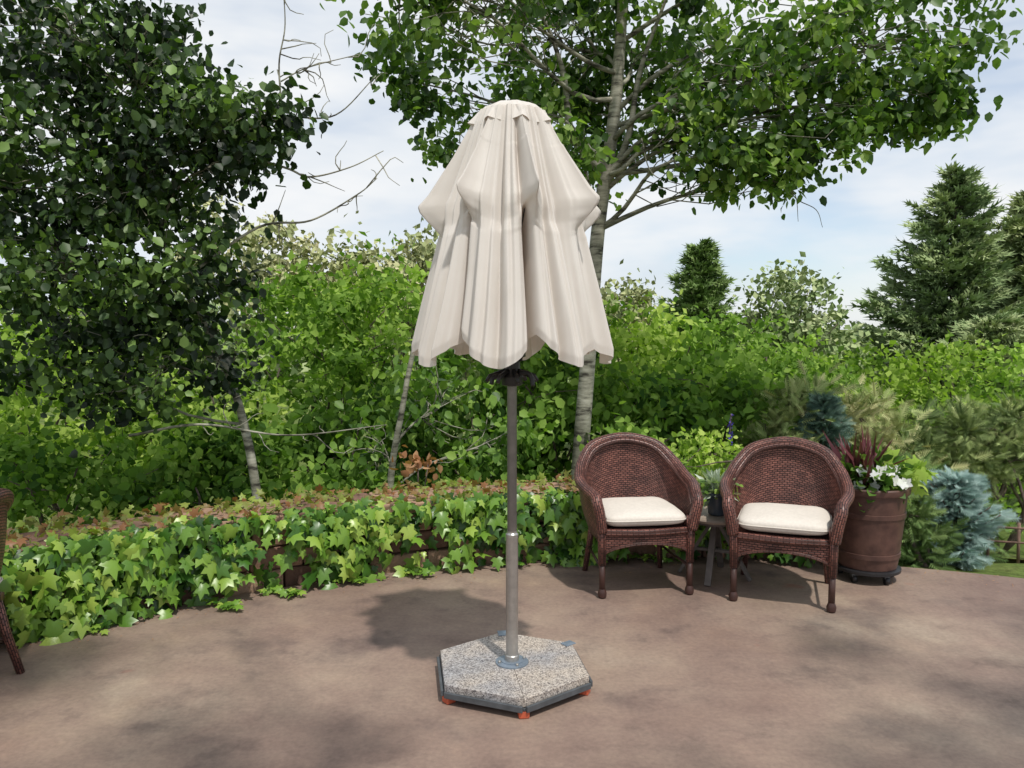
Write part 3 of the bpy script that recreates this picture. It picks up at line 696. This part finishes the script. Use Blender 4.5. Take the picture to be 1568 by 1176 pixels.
shrub('dogwood_shrub',[(1.5,8.4,.6,.7,.6,.7,42),(2.2,8.6,.5,.7,.6,.75,42),(1.2,7.4,.35,.5,.4,.35,16)],46,.22,.105,M['mid'],'ovate',-1.0,.45)
shrub('mock_orange_shrub',[(1.4,10,1.2,.8,.8,.7,40),(.6,10.2,1.0,.9,.8,1.0,40)],46,.24,.12,M['lime'],'rhomb',-1.3,.5)
shrub('hawthorn_shrub',[(2.4,11,1.1,.7,.7,.85,40),(3.3,11.5,.7,.9,.8,1.0,50),(4.4,12,.7,.9,.8,.95,50)],46,.24,.12,M['mid'],'rhomb',-1.6,.65)
shrub('lilac_shrub',[(5.6,13,.3,1.2,.9,1.0,58),(6.9,13,.4,1.1,.9,1.0,58),(4.6,10.4,.0,.9,.7,.9,40)],50,.26,.13,M['lime'],'rhomb',-1.9,.42)
shrub('lilac_shrub',[(8.6,14,.1,1.5,1,1.1,60),(6.6,11,-.3,1.1,.8,.8,40)],46,.26,.13,M['mid'],'rhomb',-1.9,.75)
shrub('virginia_creeper_mound',[(-4.2,7.2,.1,1.0,.6,.6,44),(-3.1,7.0,-.05,.8,.4,.5,34),(-1.7,7.0,-.1,.9,.4,.5,34),(-.3,7.0,-.1,.9,.4,.5,34)],38,.2,.095,M['mid'],'ovate',-.6,.45)
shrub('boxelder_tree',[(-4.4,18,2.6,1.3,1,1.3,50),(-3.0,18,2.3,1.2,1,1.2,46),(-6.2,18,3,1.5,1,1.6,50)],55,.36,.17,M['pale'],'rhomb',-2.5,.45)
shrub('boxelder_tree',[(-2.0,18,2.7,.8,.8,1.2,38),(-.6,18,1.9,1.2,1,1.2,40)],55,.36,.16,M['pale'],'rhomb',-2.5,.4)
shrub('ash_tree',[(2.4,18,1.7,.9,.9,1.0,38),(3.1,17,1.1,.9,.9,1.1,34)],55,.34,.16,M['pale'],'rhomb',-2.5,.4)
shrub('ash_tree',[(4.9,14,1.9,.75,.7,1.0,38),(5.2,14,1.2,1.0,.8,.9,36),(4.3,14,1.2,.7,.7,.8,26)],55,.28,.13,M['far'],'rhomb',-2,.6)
conifer('juniper_tree',(3.2,13.5,-1.5),4.45,1.15,M['juniper'],400,.26,.6,'sprigfar',1.0,.5,.1)
conifer('spruce_tree',(9.9,18,-2.2),7.2,2.8,M['spruce'],330,.40,.42,'sprigfar',1.0,.1,.2)
conifer('spruce_tree',(12.0,18.5,-2.2),6.8,2.9,M['spruce'],380,.40,.6,'sprigfar',1.0,.15,.1)
conifer('spruce_tree',(9.3,15.5,-2.2),3.9,2.0,M['spruce'],320,.34,.6,'sprigfar',.85,.15,.05)
lob=[]
for x in np.arange(-34,36,2.6):
    lob.append((x,R(27,33),R(-.6,.3)+(.8 if x<0 else -.4),2.3,1.5,R(2.0,2.6),22))
for x in np.arange(-80,90,8): lob.append((x,70,R(-2,-1),6,3,R(3.6,4.6),18))
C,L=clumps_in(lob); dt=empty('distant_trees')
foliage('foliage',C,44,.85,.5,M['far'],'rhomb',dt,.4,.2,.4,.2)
def needle_shrub(name,lobes,per,cr,ls,mat,ground,tb=.5,droop=.8): return shrub(name,lobes,per,cr,ls,mat,'sprig',ground,tb,.2,.3,droop)
needle_shrub('mugo_pine',[(2.95,8.3,.55,.42,.4,.5,26),(2.6,8.4,.2,.4,.4,.4,18)],30,.16,.17,M['pine'],-.8,.55)
needle_shrub('mugo_pine',[(3.75,8.4,.45,.5,.4,.5,30),(3.95,8.2,-.05,.4,.4,.45,18)],30,.17,.17,M['pine'],-.8,.65)
needle_shrub('mugo_pine',[(4.8,8.9,.30,.5,.4,.42,30),(5.4,9.0,.3,.55,.4,.5,34),(6.0,9.1,.3,.5,.5,.6,24)],34,.16,.16,M['pine'],-1,.25)
conifer('blue_spruce',(3.15,8.0,-.7),1.6,.42,M['bluegreen'],150,.15,.3,'sprig',.8,.3,.15)
conifer('blue_spruce',(3.30,5.85,-.18),.66,.32,M['bluespruce'],120,.11,.5,'sprig',.65,.4,.1)
needle_shrub('juniper_shrub',[(2.95,5.75,.10,.18,.2,.28,16),(2.75,5.85,.15,.2,.2,.3,14),(3.05,6.2,.2,.25,.2,.35,20),(3.7,6.5,-.05,.25,.25,.25,14)],34,.12,.12,M['juniper'],-.2,.6)
shrub('garden_perennials',[(2.0,6.1,.35,.5,.25,.3,34),(1.3,6.0,.3,.5,.2,.3,30),(2.7,6.0,.3,.35,.2,.35,20)],40,.13,.06,M['midnear'],'long',-.1,.75)
shrub('spirea_shrub',[(1.5,6.3,.5,.3,.2,.22,16),(1.05,6.3,.5,.3,.2,.2,12)],40,.12,.06,M['lime'],'ovate',-.1,.6)
dl=empty('delphinium',(1.75,6.4,-.1)); tubes('stem',[([(0,0,0),(.01,0,.5),(.02,0,1.0)],.004)],M['twig'],dl)
n=70; z=rng.uniform(.74,1.0,n); a=rng.uniform(0,6.28,n); pos=np.stack([.02+.012*np.cos(a),.012*np.sin(a),z],1)
leaves('flowers',pos,np.full(n,.022),np.stack([np.cos(a),np.sin(a),0*a],1),rng.normal(size=(n,3)),rng.uniform(0,1,n),M['violet'],'ovate',dl)
rs_=empty('rusty_sumac',(-.74,6.2,.30)); n=46; pos=rng.normal(size=(n,3))*np.array([.09,.05,.06])+np.array([0,0,.2])
leaves('leaves',pos,rng.uniform(.05,.09,n),rng.normal(size=(n,3)),rng.normal(size=(n,3))+np.array([0,0,.3]),rng.uniform(0,1,n),M['rust'],'ovate',rs_)
tubes('stems',[([(0,0,-.5),(0,0,.2)],.006),([(0,0,-.3),(.08,0,.22)],.005)],M['twig'],rs_)
n=3600; a=rng.uniform(math.radians(-5),math.radians(62),n); r=PR+.04+rng.uniform(0,.55,n)
gzv=np.array([gz(q) for q in r]); pos=np.stack([PC[0]+r*np.cos(a),PC[1]+r*np.sin(a),gzv],1)
leaves('grass',pos,rng.uniform(.04,.09,n),rng.normal(size=(n,3)),rng.normal(size=(n,3))*.45+np.array([0,0,1]),rng.normal(.4,.2,n),M['lime'],'blade')
# low rustic garden fence beside the path
wf=empty('garden_fence',(0,0,0)); pth=[]
for k in range(7):
    x=3.62+.20*k; y=5.95-.05*k; pth.append(([(x,y,-.2),(x+R(-.01,.01),y,.13+R(-.02,.02))],.012))
pth.append(([(3.6,5.95,.09),(4.2,5.80,.085),(4.85,5.64,.09)],.009)); pth.append(([(3.6,5.95,-.02),(4.2,5.80,-.025),(4.85,5.64,-.02)],.009))
tubes('posts_and_rails',pth,M['railwood'],wf,7)

sh=[]; H=6.2  # unseen tree behind the camera; crown lobes placed to shade chosen patio spots
for (gx,gy,r_,n) in [(2.3,3.3,.8,26),(1.5,2.75,.45,11),(3.2,3.9,.55,13),(-2.1,3.6,.5,15),(-1.3,2.85,.5,13),(.6,2.55,.3,5),(-2.7,4.7,.4,8),(2.9,2.7,.6,13),(1.6,4.0,.25,4),(-.6,3.0,.2,3)]:
    sh.append((gx+.23*H,gy-.44*H,H,r_,r_*.8,.35,n))
sh+=[(3.4,-2.5,7.8,2.0,2.0,1.2,40)]
tree('shade_tree',[(3.6,-4.2,-.1),(3.5,-4.0,2),(3.3,-3.6,4.0),(3.0,-3.0,5.8),(2.8,-2.6,7.2)],(.17,.05),sh,34,.24,.09,M['aspen'],twigs=False)
